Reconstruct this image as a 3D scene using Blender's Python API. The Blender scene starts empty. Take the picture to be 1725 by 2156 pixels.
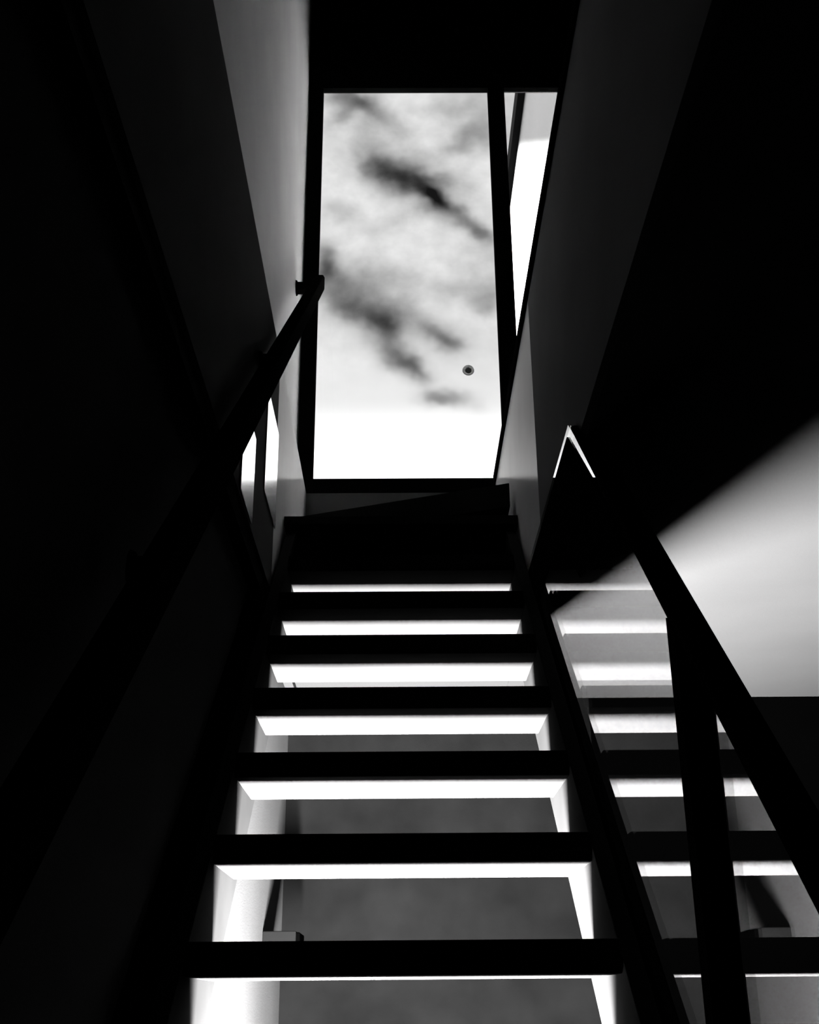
import bpy, bmesh, math
from mathutils import Vector, Matrix

S = bpy.context.scene
C = S.collection
E = 1.27                                   # eye height above the hall floor

# ------------------------------------------------------------------ camera
cam_d = bpy.data.cameras.new('camera')
cam = bpy.data.objects.new('camera', cam_d)
C.objects.link(cam)
cam_d.sensor_fit = 'VERTICAL'
cam_d.sensor_height = 36.0
cam_d.lens = 2450.0 / 2156.0 * 36.0
cam_d.clip_start = 0.02
cam_d.clip_end = 500
cam.matrix_world = Matrix(((0.9999597752597961, 0.005180371837491544, -0.00732199494698513, 0),
                           (-0.0046894638952571415, -0.3939149672015999, -0.9191349234703998, 0),
                           (-0.007645704071792931, 0.9191322877378358, -0.39387482890768577, E),
                           (0, 0, 0, 1)))
S.camera = cam

# ------------------------------------------------------------------ view
S.view_settings.view_transform = 'Standard'
S.view_settings.look = 'None'
S.view_settings.gamma = 1.0
S.view_settings.exposure = 0.0
S.view_settings.use_curve_mapping = False

SKY_STRENGTH = 1.0
LAMP = 4600.0
SUN = 1.5
HORIZON = 8.0
ZENITH = 45.0

# ------------------------------------------------------------------ world: broken monochrome cloud
def build_world():
    w = bpy.data.worlds.new('cloudy_sky'); S.world = w; w.use_nodes = True
    nt = w.node_tree; N = nt.nodes; L = nt.links; N.clear()
    out = N.new('ShaderNodeOutputWorld'); bg = N.new('ShaderNodeBackground')
    L.new(bg.outputs[0], out.inputs[0])
    bg.inputs['Strength'].default_value = SKY_STRENGTH
    tc = N.new('ShaderNodeTexCoord'); sep = N.new('ShaderNodeSeparateXYZ')
    L.new(tc.outputs['Generated'], sep.inputs[0])
    def math_(op, a, b=None, clamp=False):
        m = N.new('ShaderNodeMath'); m.operation = op; m.use_clamp = clamp
        for i, v in enumerate((a, b)):
            if v is None: continue
            if isinstance(v, (int, float)): m.inputs[i].default_value = v
            else: L.new(v, m.inputs[i])
        return m.outputs[0]
    yy = math_('MAXIMUM', sep.outputs['Y'], 0.08)
    u = math_('DIVIDE', sep.outputs['X'], yy); v = math_('DIVIDE', sep.outputs['Z'], yy)
    cmb = N.new('ShaderNodeCombineXYZ'); L.new(u, cmb.inputs[0]); L.new(v, cmb.inputs[1])
    def noise(scale, detail=4, rough=.55, seed=0., vec=None, stretch=None):
        n = N.new('ShaderNodeTexNoise'); n.noise_dimensions = '4D'
        n.inputs['Scale'].default_value = scale; n.inputs['Detail'].default_value = detail
        n.inputs['Roughness'].default_value = rough; n.inputs['W'].default_value = seed
        L.new(vec or cmb.outputs[0], n.inputs['Vector'])
        return n
    # warp the cloud plane so that the cloud banks have ragged edges
    wn = noise(16, 3, .55, 3.0)
    sub = N.new('ShaderNodeVectorMath'); sub.operation = 'SUBTRACT'
    L.new(wn.outputs['Color'], sub.inputs[0]); sub.inputs[1].default_value = (.5, .5, .5)
    sc = N.new('ShaderNodeVectorMath'); sc.operation = 'SCALE'; sc.inputs['Scale'].default_value = .055
    L.new(sub.outputs[0], sc.inputs[0])
    add = N.new('ShaderNodeVectorMath'); add.operation = 'ADD'
    L.new(cmb.outputs[0], add.inputs[0]); L.new(sc.outputs[0], add.inputs[1])
    sp = N.new('ShaderNodeSeparateXYZ'); L.new(add.outputs[0], sp.inputs[0])
    U, V = sp.outputs[0], sp.outputs[1]
    # (u, v, radius along, radius across, angle, depth): each dark bank of the cloud deck
    banks = [(.033, .789, .024, .011, -40, .60), (.004, .822, .034, .022, -40, .40),
             (-.018, .838, .020, .014, -20, .20), (.036, .815, .030, .010, -15, .20), (.016, .800, .05, .022, -38, .18),
             (.074, .754, .030, .011, -38, .34), (.085, .745, .012, .010, 0, .15),
             (-.066, .926, .022, .020, 20, .36), (-.030, .912, .038, .013, -45, .34), (-.055, .905, .03, .01, 35, .22),
             (.078, .872, .028, .018, 55, .26), (.060, .852, .02, .012, 20, .14), (-.083, .706, .012, .024, 0, .38),
             (-.055, .664, .050, .020, -22, .40), (-.020, .634, .026, .016, -40, .40), (-.066, .690, .05, .012, -15, .20),
             (.013, .591, .024, .011, -42, .42), (-.010, .605, .035, .014, -30, .22), (.046, .622, .018, .010, -25, .34),
             (.020, .640, .055, .020, -20, .16), (.045, .551, .022, .010, -12, .40),
             (.088, .665, .016, .014, 20, .24), (-.060, .768, .018, .012, 0, .16),
             (-.020, .690, .050, .018, -15, .14), (.055, .915, .05, .012, 10, .12), (.0, .760, .06, .01, 20, .08),
             (-.035, .875, .012, .02, 0, .08), (.06, .68, .03, .014, 0, .12),
             (.104, .880, .018, .03, 10, .2)]
    tot = None
    for (bu, bv, ra, rb, ang, dep) in banks:
        a = math.radians(ang); ca, sa = math.cos(a), math.sin(a)
        du = math_('SUBTRACT', U, bu); dv = math_('SUBTRACT', V, bv)
        p = math_('ADD', math_('MULTIPLY', du, ca / ra), math_('MULTIPLY', dv, sa / ra))
        q = math_('ADD', math_('MULTIPLY', du, -sa / rb), math_('MULTIPLY', dv, ca / rb))
        r2 = math_('ADD', math_('MULTIPLY', p, p), math_('MULTIPLY', q, q))
        g = math_('MULTIPLY', math_('POWER', 2.718, math_('MULTIPLY', r2, -1.0)), dep * .98)
        tot = g if tot is None else math_('ADD', tot, g)
    n2 = noise(30, 5, .6, 9.0)
    fine = math_('MULTIPLY', math_('SUBTRACT', n2.outputs['Fac'], .5), .30)
    n3 = noise(9, 3, .5, 5.0)
    broad = math_('MULTIPLY', math_('SUBTRACT', n3.outputs['Fac'], .42), .55)
    # the cloud thins towards the horizon, where the sky is plain white
    mr = N.new('ShaderNodeMapRange'); mr.interpolation_type = 'SMOOTHSTEP'
    mr.inputs['From Min'].default_value = .52; mr.inputs['From Max'].default_value = .67
    L.new(v, mr.inputs['Value'])
    fb = math_('MULTIPLY', math_('ADD', fine, math_('MAXIMUM', broad, 0.0)), mr.outputs[0])
    lum = math_('SUBTRACT', .955, math_('ADD', tot, fb))       # display value
    hz = math_('MULTIPLY', math_('SUBTRACT', 1.0, mr.outputs[0]), .05)
    lum = math_('ADD', math_('MAXIMUM', lum, .12), hz)
    lin = math_('POWER', lum, 2.2)
    m2 = N.new('ShaderNodeMapRange'); m2.interpolation_type = 'SMOOTHSTEP'       # blown-out glow over the horizon
    m2.inputs['From Min'].default_value = .55; m2.inputs['From Max'].default_value = .34
    m2.inputs['To Min'].default_value = 1.0; m2.inputs['To Max'].default_value = HORIZON
    L.new(v, m2.inputs['Value'])
    lin = math_('MULTIPLY', lin, m2.outputs[0])
    m3 = N.new('ShaderNodeMapRange'); m3.interpolation_type = 'SMOOTHSTEP'       # bright overcast towards the zenith
    m3.inputs['From Min'].default_value = 1.5; m3.inputs['From Max'].default_value = 4.0
    m3.inputs['To Min'].default_value = 1.0; m3.inputs['To Max'].default_value = ZENITH
    L.new(v, m3.inputs['Value'])
    lin = math_('MULTIPLY', lin, m3.outputs[0])
    col = N.new('ShaderNodeCombineColor')
    for i in range(3): L.new(lin, col.inputs[i])
    L.new(col.outputs[0], bg.inputs['Color'])
build_world()

# ------------------------------------------------------------------ sun on the house next door
sd = bpy.data.lights.new('sun', 'SUN'); sd.energy = SUN; sd.angle = math.radians(6)
so = bpy.data.objects.new('sun', sd); C.objects.link(so)
so.location = (-6, 4, 12)
so.rotation_euler = Vector((.80, .22, -.56)).to_track_quat('-Z', 'Y').to_euler()

# ------------------------------------------------------------------ materials
def mat(name, v, rough=.6, spec=.3, var=.15, scale=6.0, bump=.0, metallic=0.0):
    m = bpy.data.materials.new(name); m.use_nodes = True
    nt = m.node_tree; N = nt.nodes; L = nt.links
    b = N['Principled BSDF']
    b.inputs['Roughness'].default_value = rough
    b.inputs['Specular IOR Level'].default_value = spec
    b.inputs['Metallic'].default_value = metallic
    tc = N.new('ShaderNodeTexCoord')
    n = N.new('ShaderNodeTexNoise'); n.inputs['Scale'].default_value = scale; n.inputs['Detail'].default_value = 5
    L.new(tc.outputs['Object'], n.inputs['Vector'])
    r = N.new('ShaderNodeValToRGB')
    lo, hi = v * (1 - var), v * (1 + var)
    r.color_ramp.elements[0].position = .3; r.color_ramp.elements[0].color = (lo, lo, lo, 1)
    r.color_ramp.elements[1].position = .7; r.color_ramp.elements[1].color = (hi, hi, hi, 1)
    L.new(n.outputs['Fac'], r.inputs[0]); L.new(r.outputs[0], b.inputs['Base Color'])
    if bump:
        n2 = N.new('ShaderNodeTexNoise'); n2.inputs['Scale'].default_value = 220; n2.inputs['Detail'].default_value = 3
        L.new(tc.outputs['Object'], n2.inputs['Vector'])
        bp = N.new('ShaderNodeBump'); bp.inputs['Strength'].default_value = bump; bp.inputs['Distance'].default_value = .002
        L.new(n2.outputs['Fac'], bp.inputs['Height']); L.new(bp.outputs[0], b.inputs['Normal'])
    return m

M = dict(
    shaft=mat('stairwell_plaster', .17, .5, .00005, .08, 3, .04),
    lining=mat('stairwell_plaster_shaded', .07, .9, .0, .08, 3, .03),  # darker stairwell copy: shade away from the door put into the colour
    lit_end=mat('stairwell_plaster_lit', .62, .22, .0012, .06, 4, .03),  # paler stairwell copy: light near the door put into the colour
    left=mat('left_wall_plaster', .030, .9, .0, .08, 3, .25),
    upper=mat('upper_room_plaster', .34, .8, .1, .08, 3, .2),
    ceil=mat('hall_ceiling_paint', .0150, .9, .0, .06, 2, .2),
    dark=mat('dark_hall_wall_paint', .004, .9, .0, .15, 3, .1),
    black=mat('matt_black', .0001, .95, .0, .1, 3),
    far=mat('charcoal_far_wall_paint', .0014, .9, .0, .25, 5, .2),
    floor=mat('dark_floor_boards', .004, .8, .0, .2, 4),
    tread=mat('dark_stained_tread_wood', .018, .8, .0, .12, 5),
    steel=mat('black_painted_steel', .003, .8, .0, .1, 8),
    frame=mat('black_aluminium_frame', .004, .7, .0, .1, 8),
    room=mat('upper_room_black_paint', .004, .9, .0, .1, 3),
    box=mat('grey_plastic', .0014, .8, .0, .05, 9),
    ext=None,
    lock=mat('grey_metal_button', .30, .4, .5, .1, 30),
    polished=mat('streak_reflector_steel', .75, .24, .5, .06, 20, 0, 1.0),
)

def glass_mat(name):
    m = bpy.data.materials.new(name); m.use_nodes = True
    nt = m.node_tree; N = nt.nodes; L = nt.links; N.clear()
    out = N.new('ShaderNodeOutputMaterial'); mix = N.new('ShaderNodeMixShader')
    tr = N.new('ShaderNodeBsdfTransparent'); gl = N.new('ShaderNodeBsdfGlossy')
    tr.inputs[0].default_value = (.97, .97, .97, 1); gl.inputs['Roughness'].default_value = .0
    geo = N.new('ShaderNodeNewGeometry')
    dot = N.new('ShaderNodeVectorMath'); dot.operation = 'DOT_PRODUCT'
    L.new(geo.outputs['Incoming'], dot.inputs[0]); L.new(geo.outputs['Normal'], dot.inputs[1])
    def mt(op, a, b=None):
        x = N.new('ShaderNodeMath'); x.operation = op
        for i, q in enumerate((a, b)):
            if q is None: continue
            if isinstance(q, (int, float)): x.inputs[i].default_value = q
            else: L.new(q, x.inputs[i])
        return x.outputs[0]
    c = mt('ABSOLUTE', dot.outputs['Value'])
    f = mt('ADD', mt('MULTIPLY', mt('POWER', mt('SUBTRACT', 1.0, c), 5.0), .96), .04)   # Schlick, n = 1.5
    L.new(f, mix.inputs[0]); L.new(tr.outputs[0], mix.inputs[1]); L.new(gl.outputs[0], mix.inputs[2])
    L.new(mix.outputs[0], out.inputs[0])
    return m
M['glass'] = glass_mat('clear_glass')

tm = bpy.data.materials.new('frosted_plastic'); tm.use_nodes = True
_n = tm.node_tree; _n.nodes.clear()
_o = _n.nodes.new('ShaderNodeOutputMaterial'); _t = _n.nodes.new('ShaderNodeBsdfTranslucent'); _t.inputs[0].default_value = (.24, .24, .24, 1)
_n.links.new(_t.outputs[0], _o.inputs[0]); M['translucent'] = tm

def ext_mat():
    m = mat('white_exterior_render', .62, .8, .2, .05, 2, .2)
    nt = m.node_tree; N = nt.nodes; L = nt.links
    # shade painted into the wall colour: a slanted grey band under the eaves
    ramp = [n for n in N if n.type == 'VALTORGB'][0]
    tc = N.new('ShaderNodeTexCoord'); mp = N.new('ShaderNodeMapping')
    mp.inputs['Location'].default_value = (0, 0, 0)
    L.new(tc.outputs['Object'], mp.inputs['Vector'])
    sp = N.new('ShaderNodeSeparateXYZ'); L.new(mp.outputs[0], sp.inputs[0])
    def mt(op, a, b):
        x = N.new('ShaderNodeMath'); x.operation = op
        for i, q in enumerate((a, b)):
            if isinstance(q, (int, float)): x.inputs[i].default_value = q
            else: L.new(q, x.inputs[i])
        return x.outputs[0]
    h = mt('SUBTRACT', sp.outputs[2], mt('MULTIPLY', sp.outputs[1], .85))     # the painted shade lies in a slanted band
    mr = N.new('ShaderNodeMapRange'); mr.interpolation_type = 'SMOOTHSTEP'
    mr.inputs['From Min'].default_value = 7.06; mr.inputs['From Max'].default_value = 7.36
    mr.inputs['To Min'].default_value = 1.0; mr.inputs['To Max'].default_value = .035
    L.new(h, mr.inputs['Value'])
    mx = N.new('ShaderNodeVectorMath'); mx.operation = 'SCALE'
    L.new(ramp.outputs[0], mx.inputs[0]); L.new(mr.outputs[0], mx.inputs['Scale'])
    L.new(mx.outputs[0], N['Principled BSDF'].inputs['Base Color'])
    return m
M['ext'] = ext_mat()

lm = bpy.data.materials.new('lamp_diffuser'); lm.use_nodes = True
nt = lm.node_tree; nt.nodes.clear()
o_ = nt.nodes.new('ShaderNodeOutputMaterial'); e_ = nt.nodes.new('ShaderNodeEmission')
e_.inputs['Strength'].default_value = 8.0; nt.links.new(e_.outputs[0], o_.inputs[0])
M['lamp'] = lm

# ------------------------------------------------------------------ mesh helpers
def add_box(bm, x0, x1, y0, y1, z0, z1):
    """box in eye-relative heights (z = 0 is eye level)"""
    vs = [bm.verts.new((x, y, z + E)) for x in (x0, x1) for y in (y0, y1) for z in (z0, z1)]
    for f in ((0, 1, 3, 2), (4, 6, 7, 5), (0, 4, 5, 1), (2, 3, 7, 6), (0, 2, 6, 4), (1, 5, 7, 3)):
        bm.faces.new([vs[i] for i in f])
def add_prism_yz(bm, pts, x0, x1):
    a = [bm.verts.new((x0, y, z + E)) for y, z in pts]; b = [bm.verts.new((x1, y, z + E)) for y, z in pts]
    bm.faces.new(a); bm.faces.new(b[::-1])
    for i in range(len(pts)):
        j = (i + 1) % len(pts); bm.faces.new((a[i], b[i], b[j], a[j]))
def add_prism_xy(bm, pts, z0, z1):
    a = [bm.verts.new((x, y, z0 + E)) for x, y in pts]; b = [bm.verts.new((x, y, z1 + E)) for x, y in pts]
    bm.faces.new(a[::-1]); bm.faces.new(b)
    for i in range(len(pts)):
        j = (i + 1) % len(pts); bm.faces.new((a[i], a[j], b[j], b[i]))
def add_cyl(bm, c, axis, r0, r1, h, n=40):
    """short lathe along axis, base at c"""
    ax = Vector(axis).normalized(); q = Vector((0, 0, 1)).rotation_difference(ax)
    rings = []
    for (r, t) in ((r0, 0), (r1, h)):
        rings.append([bm.verts.new(Vector((c[0], c[1], c[2] + E)) + q @ Vector((r * math.cos(2 * math.pi * k / n), r * math.sin(2 * math.pi * k / n), t))) for k in range(n)])
    bm.faces.new(rings[0][::-1]); bm.faces.new(rings[1])
    for k in range(n):
        j = (k + 1) % n; bm.faces.new((rings[0][k], rings[0][j], rings[1][j], rings[1][k]))

def obj(name, bm, m, parent=None, bevel=0.0):
    bmesh.ops.recalc_face_normals(bm, faces=bm.faces)
    me = bpy.data.meshes.new(name)
    if parent is not None:
        bmesh.ops.translate(bm, verts=bm.verts, vec=-Vector(parent.location))
    bm.to_mesh(me); bm.free()
    me.materials.append(m)
    o = bpy.data.objects.new(name, me); C.objects.link(o)
    if parent is not None: o.parent = parent
    if bevel:
        b = o.modifiers.new('bevel', 'BEVEL'); b.width = bevel; b.segments = 2; b.limit_method = 'ANGLE'
    return o
def sub(name, bm, m, part, root, bevel=0.0):
    """sub-part: child of a part whose own origin is the root's"""
    o = obj(name, bm, m, None, bevel)
    o.data.transform(Matrix.Translation(-Vector(root.location)))
    o.parent = part
    return o
def box(name, m, dims, parent=None, bevel=0.0):
    bm = bmesh.new(); add_box(bm, *dims); return obj(name, bm, m, parent, bevel)
def struct(name, m, *dims):
    bm = bmesh.new()
    for d in dims: add_box(bm, *d)
    o = obj(name, bm, m); o['kind'] = 'structure'; return o
def thing(name, label, cat, loc, group=None, kind=None):
    o = bpy.data.objects.new(name, None); C.objects.link(o); o.location = (loc[0], loc[1], loc[2] + E)
    o.empty_display_size = .1
    o['label'] = label
    if kind: o['kind'] = kind
    o['category'] = cat
    if group: o['group'] = group
    return o

# ------------------------------------------------------------------ setting
FL = -1.27         # hall floor
CZ = 1.12          # hall ceiling
XL = -.44          # left wall
XS = .396          # half width of the stairwell
YF = 4.44          # far wall with the door
SZ = 1.99          # upper floor
UZ = 4.75          # upper ceiling

struct('floor', M['floor'], (-.44, 2.4, -1.6, YF + .03, FL - .1, FL))
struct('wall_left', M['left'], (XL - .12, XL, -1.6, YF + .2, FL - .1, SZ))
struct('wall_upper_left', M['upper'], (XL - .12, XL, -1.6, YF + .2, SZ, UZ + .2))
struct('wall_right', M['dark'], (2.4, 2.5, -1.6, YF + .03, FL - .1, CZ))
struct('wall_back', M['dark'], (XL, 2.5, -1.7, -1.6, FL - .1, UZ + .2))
struct('wall_far_right', M['black'], (.73, 2.5, YF + .03, YF + .2, FL - .1, CZ))  # right part of the far wall, in a much darker colour
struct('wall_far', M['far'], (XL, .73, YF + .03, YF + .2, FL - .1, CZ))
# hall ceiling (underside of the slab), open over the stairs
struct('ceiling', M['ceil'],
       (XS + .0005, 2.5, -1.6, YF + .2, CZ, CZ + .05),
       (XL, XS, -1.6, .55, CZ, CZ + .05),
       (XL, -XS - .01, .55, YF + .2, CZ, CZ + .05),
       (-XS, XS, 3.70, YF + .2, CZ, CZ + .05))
# plastered stairwell sides; door light is painted in as paler end pieces
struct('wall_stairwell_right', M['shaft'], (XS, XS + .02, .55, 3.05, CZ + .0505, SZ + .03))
struct('wall_stairwell_right_lit', M['lit_end'], (XS, XS + .02, 3.05, YF, CZ + .0505, SZ + .03))
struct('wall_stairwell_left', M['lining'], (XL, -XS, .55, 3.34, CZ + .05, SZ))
struct('wall_stairwell_left_lit', M['lit_end'], (XL, -XS, 3.34, YF, CZ + .05, SZ))
struct('wall_stairwell_near', M['room'], (-XS, XS, .50, .55, CZ + .05, SZ))
struct('wall_stairwell_far', M['shaft'], (-XS, XS, YF, YF + .1, 1.5, SZ))
struct('floor_landing', M['room'], (-XS, XS, 3.70, YF, CZ + .05, 1.50))
struct('floor_upper', M['room'], (XS + .02, 1.3, -.6, YF, SZ - .1, SZ), (XL, XS + .02, -.6, .50, SZ - .1, SZ))
# upper room shell
struct('ceiling_upper', M['room'], (XL, 1.4, -.7, YF + .2, UZ, UZ + .1))
struct('wall_upper_right', M['room'], (1.3, 1.4, -.7, YF + .2, SZ - .1, UZ))
struct('wall_upper_back', M['room'], (XL, 1.4, -.7, -.6, SZ - .1, UZ))
struct('wall_upper_far', M['room'],
       (XL, 1.3, YF, YF + .035, 4.172, UZ),                 # over the door
       (.85, 1.3, YF, YF + .035, SZ - .1, 4.1725),           # beside the side window
       (XS, .85, YF, YF + .12, SZ - .1, SZ + .02))
# capping rail along the low wall and the dark edge of the slab
o = struct('trim_1', M['steel'], (XS - .008, XS + .03, .55, YF, SZ + .03, SZ + .072))

# ------------------------------------------------------------------ door and side window
d = thing('door_1', 'tall glazed door with a slim black frame and cloudy sky behind', 'door', (0, YF, SZ), kind='structure')
box('stile', M['frame'], (XL + .002, -.370, YF, YF + .035, SZ, 4.1715), d, .002)
box('stile', M['frame'], (.437, .518, YF, YF + .035, SZ + .021, 4.1715), d, .002)
box('threshold', M['frame'], (-.3695, .4365, YF - .004, YF + .06, SZ + .001, SZ + .066), d, .002)
box('glass', M['glass'], (-.3695, .4365, YF + .028, YF + .034, SZ + .067, 4.171), d)
bm = bmesh.new()
add_cyl(bm, (.300, YF + .0275, 2.592), (0, -1, 0), .026, .024, .006)
lk = obj('lock_button', bm, M['translucent'], d)
lk['label'] = 'small round grey button on the glass'
bm = bmesh.new(); add_cyl(bm, (.300, YF + .0214, 2.588), (0, -1, 0), .014, .013, .004)
sub('centre_cap', bm, M['translucent'], lk, d)

w = thing('window_1', 'narrow side window to the right of the door, a white house beyond', 'window', (.69, YF, SZ), kind='structure')
box('glass', M['glass'], (.5185, .835, YF + .028, YF + .034, SZ + .04, 4.171), w)
bm = bmesh.new()
add_box(bm, .835, .8495, YF, YF + .035, SZ + .021, 4.1715)
add_box(bm, .5185, .835, YF, YF + .06, SZ + .021, SZ + .04)
obj('window_frame', bm, M['frame'], w)

# ------------------------------------------------------------------ neighbouring house seen through the side window
n = thing('neighbouring_house', 'white rendered side of a house beyond the narrow window, under dark eaves', 'house', (1.6, 7.0, FL))
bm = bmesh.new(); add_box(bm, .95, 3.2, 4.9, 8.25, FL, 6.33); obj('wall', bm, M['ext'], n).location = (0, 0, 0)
bm = bmesh.new(); add_box(bm, .895, 3.25, 4.85, 8.30, 6.33, 6.49); obj('eaves', bm, M['steel'], n)
bm = bmesh.new(); add_prism_yz(bm, [(4.85, 6.49), (8.30, 6.49), (6.6, 6.9)], 1.6, 3.2); obj('roof', bm, M['steel'], n)
struct('ground', M['floor'], (-12, 14, YF + .2, 24, FL - .2, FL))

# ------------------------------------------------------------------ the stairs
RUN, RISE, Y0, H0, DEP, TH = .23, .20, 2.004, .052, .278, .053
SL = RISE / RUN
XI, XO = .351, .384
st = thing('staircase', 'dark open-riser staircase climbing to the glazed door, lit from behind', 'staircase', (0, .6, FL))
for i in range(-6, 7):
    y = Y0 + i * RUN; z = H0 + i * RISE
    box('tread', M['tread'], (-XI, XI, y, y + (DEP if i >= 0 else .345), z, z + TH), st, .002)  # treads below view are deepened to block stray uplight
o = box('tread', M['tread'], (-XS + .002, XS - .002, 3.612, 3.80, 1.503, 1.535), st, .002)
o['label'] = 'thin top tread at the landing edge'
def zk(y, k): return SL * y + k
KF, KB = -1.66, -1.985
for s in (-1, 1):
    yb = (FL - KF) / SL; yb2 = (FL - KB) / SL
    pts = [(yb, FL), (yb2, FL), (3.68, zk(3.68, KB)), (3.68, zk(3.68, KF) - .03), (3.60, zk(3.60, KF))]
    bm = bmesh.new(); add_prism_yz(bm, pts, s * XI + (.0005 if s > 0 else -.0005), s * XO)
    obj('stringer', bm, M['tread'], st, .002)
for i in range(-6, 0):        # risers added below view to stop uplight leaking through the gaps
    y = Y0 + i * RUN; z = H0 + i * RISE
    box('riser', M['steel'], (-XI + .001, XI - .001, y + .012, y + .027, (FL + .001) if i == -6 else z - RISE + TH + .001, z - .001), st)  # added riser below view, stops uplight
bm = bmesh.new(); add_prism_yz(bm, [((FL - KF) / SL + .05, FL + .002), ((FL - KB) / SL, FL + .002), (3.55, 1.10), ((1.115 - KF) / SL - .02, 1.115)], -.439, -.3845)
obj('wall_string', bm, M['steel'], st)
box('riser', M['steel'], (-XI, XI, 3.625, 3.655, H0 + 6 * RISE + TH + .001, 1.502), st)
bm = bmesh.new()
add_prism_xy(bm, [(.378, 3.69), (.378, 4.20), (-.388, 4.36), (-.388, 3.985)], 1.60, 1.69)
o = obj('winder_tread', bm, M['tread'], st, .002); o['label'] = 'skewed winder step at the top'
box('riser', M['steel'], (-.30, .36, 3.99, 4.02, 1.501, 1.599), st)

# ------------------------------------------------------------------ right: glass balustrade
b = thing('glass_balustrade', 'clear glass balustrade with black sloping handrail and newel post right of the stairs', 'balustrade', (.41, 1.5, FL))
KR = -.84
def rb(y): return zk(y, KR)      # underside of the sloping handrail
ya = (1.066 - KR) / SL - .002
g0 = .45
bm = bmesh.new()
GB = KF - .10
add_prism_yz(bm, [(.75, zk(.75, GB)), (.75, rb(.75) - .001), (2.40, rb(2.40) - .001), (3.35, 1.25), (3.35, 1.11), ((1.11 - GB) / SL, 1.11)], .3885, .3945)
obj('glass_panel', bm, M['glass'], b)
bm = bmesh.new()
yt = 2.36
add_prism_yz(bm, [(.60, rb(.60)), (.60, rb(.60) + .026), (yt - .04, rb(yt - .04) + .026), (yt, rb(yt) + .010), (yt, rb(yt))], .366, .409)
for v in bm.verts: v.co.x += .025 * (v.co.y - 1.5)      # the rail closes in on the slab edge
# the rail runs to the ceiling and stops under the slab edge
obj('handrail', bm, M['steel'], b, .003)
bm = bmesh.new()
add_prism_yz(bm, [(1.50, zk(1.50, KF) + .002), (1.54, zk(1.54, KF) + .002), (1.54, rb(1.54) - .001), (1.50, rb(1.50) - .001)], .3665, .4085)
obj('newel_post', bm, M['steel'], b)
bm = bmesh.new()
add_prism_yz(bm, [(1.99, rb(1.99) - .035), (2.407, 1.218), (3.70, 1.218), (3.70, 1.066), (2.62, 1.066), (2.36, .855)], .3847, .3882)
o = obj('clamp_plate', bm, M['steel'], b); o['label'] = 'black plate clamping the glass to the slab edge'
bm = bmesh.new()
add_prism_yz(bm, [(1.0, zk(1.0, KB)), (1.0, zk(1.0, KF)), ((1.10 - KF) / SL, 1.10), ((1.10 - KB) / SL, 1.10)], .395, .411)
obj('base_channel', bm, M['steel'], b)

# ------------------------------------------------------------------ left: wall handrail
h = thing('handrail', 'black rectangular handrail fixed to the left wall on short brackets', 'handrail', (XL, 2.4, -.3))
bm = bmesh.new()
add_prism_yz(bm, [(.5, zk(.5, -.82)), (.5, zk(.5, -.73)), (4.14, zk(4.14, -.73)), (4.2, zk(4.2, -.75)), (4.2, zk(4.2, -.82))], -.362, -.322)
obj('rail', bm, M['steel'], h, .006)
for yb, wx in ((4.16, XL), (2.86, -XS), (1.6, -XS), (.9, XL)):
    zb = zk(yb, -.80)
    bm = bmesh.new(); add_box(bm, wx + .001, -.350, yb - .02, yb + .02, zb - .02, zb + .02)
    bk = obj('bracket', bm, M['steel'], h, .004)
    bm = bmesh.new(); add_cyl(bm, (wx + .0005, yb, zb), (1, 0, 0), .034, .031, .006)
    sub('wall_plate', bm, M['steel'], bk, h)

# ------------------------------------------------------------------ reflectors added for the bright streaks on the stairwell lining
for lab, y0, y1, z0, z1 in (('tall added reflector for a bright streak on the left wall, the one nearer the door', 3.05, 3.35, 1.38, 1.71),
                            ('added reflector for a bright streak on the left wall close under the handrail', 2.60, 2.83, 1.18, 1.43)):
    p = thing('streak_reflector', lab, 'added reflector', (-XS, (y0 + y1) / 2, z0), 'added reflectors on the left wall')
    box('reflector_plate', M['polished'], (-XS + .0015, -XS + .004, y0, y1, z0, z1), p, .001)

# ------------------------------------------------------------------ small wall box behind the stairs
wb = thing('wall_box', 'small grey box with black end cap on the white wall behind the treads', 'wall box', (XL, 3.9, .15))
box('housing', M['box'], (XL + .001, -.335, 3.86, 4.02, .10, .232), wb, .003)
o = box('end_cap', M['black'], (-.3348, -.322, 3.857, 4.023, .10, .228), wb, .004); o['label'] = 'black end cap'

# ------------------------------------------------------------------ floor uplight under the stairs
fl = thing('floor_uplight', 'long floor uplight standing under the stairs', 'lamp', (-.14, 2.60, FL))
bm = bmesh.new()
for (a0, a1, b0, b1) in ((-.19, -.09, 1.88, 1.89), (-.19, -.09, 3.33, 3.34), (-.19, -.18, 1.89, 3.33), (-.10, -.09, 1.89, 3.33)):
    add_box(bm, a0, a1, b0, b1, FL + .001, FL + .05)
add_box(bm, -.18, -.10, 1.89, 3.33, FL + .001, FL + .02)
obj('housing', bm, M['steel'], fl)
box('diffuser', M['lamp'], (-.175, -.105, 1.895, 3.325, FL + .025, FL + .035), fl)
ld = bpy.data.lights.new('floor_uplight_glow', 'AREA'); ld.shape = 'RECTANGLE'; ld.size_y = 1.4; ld.size = .06
ld.energy = LAMP; ld.spread = math.radians(118)
lo = bpy.data.objects.new('floor_uplight_glow', ld); C.objects.link(lo)
lo.parent = fl; lo.location = (0, 0, .045)
lo.rotation_euler = (math.radians(180 - 33), 0, 0)
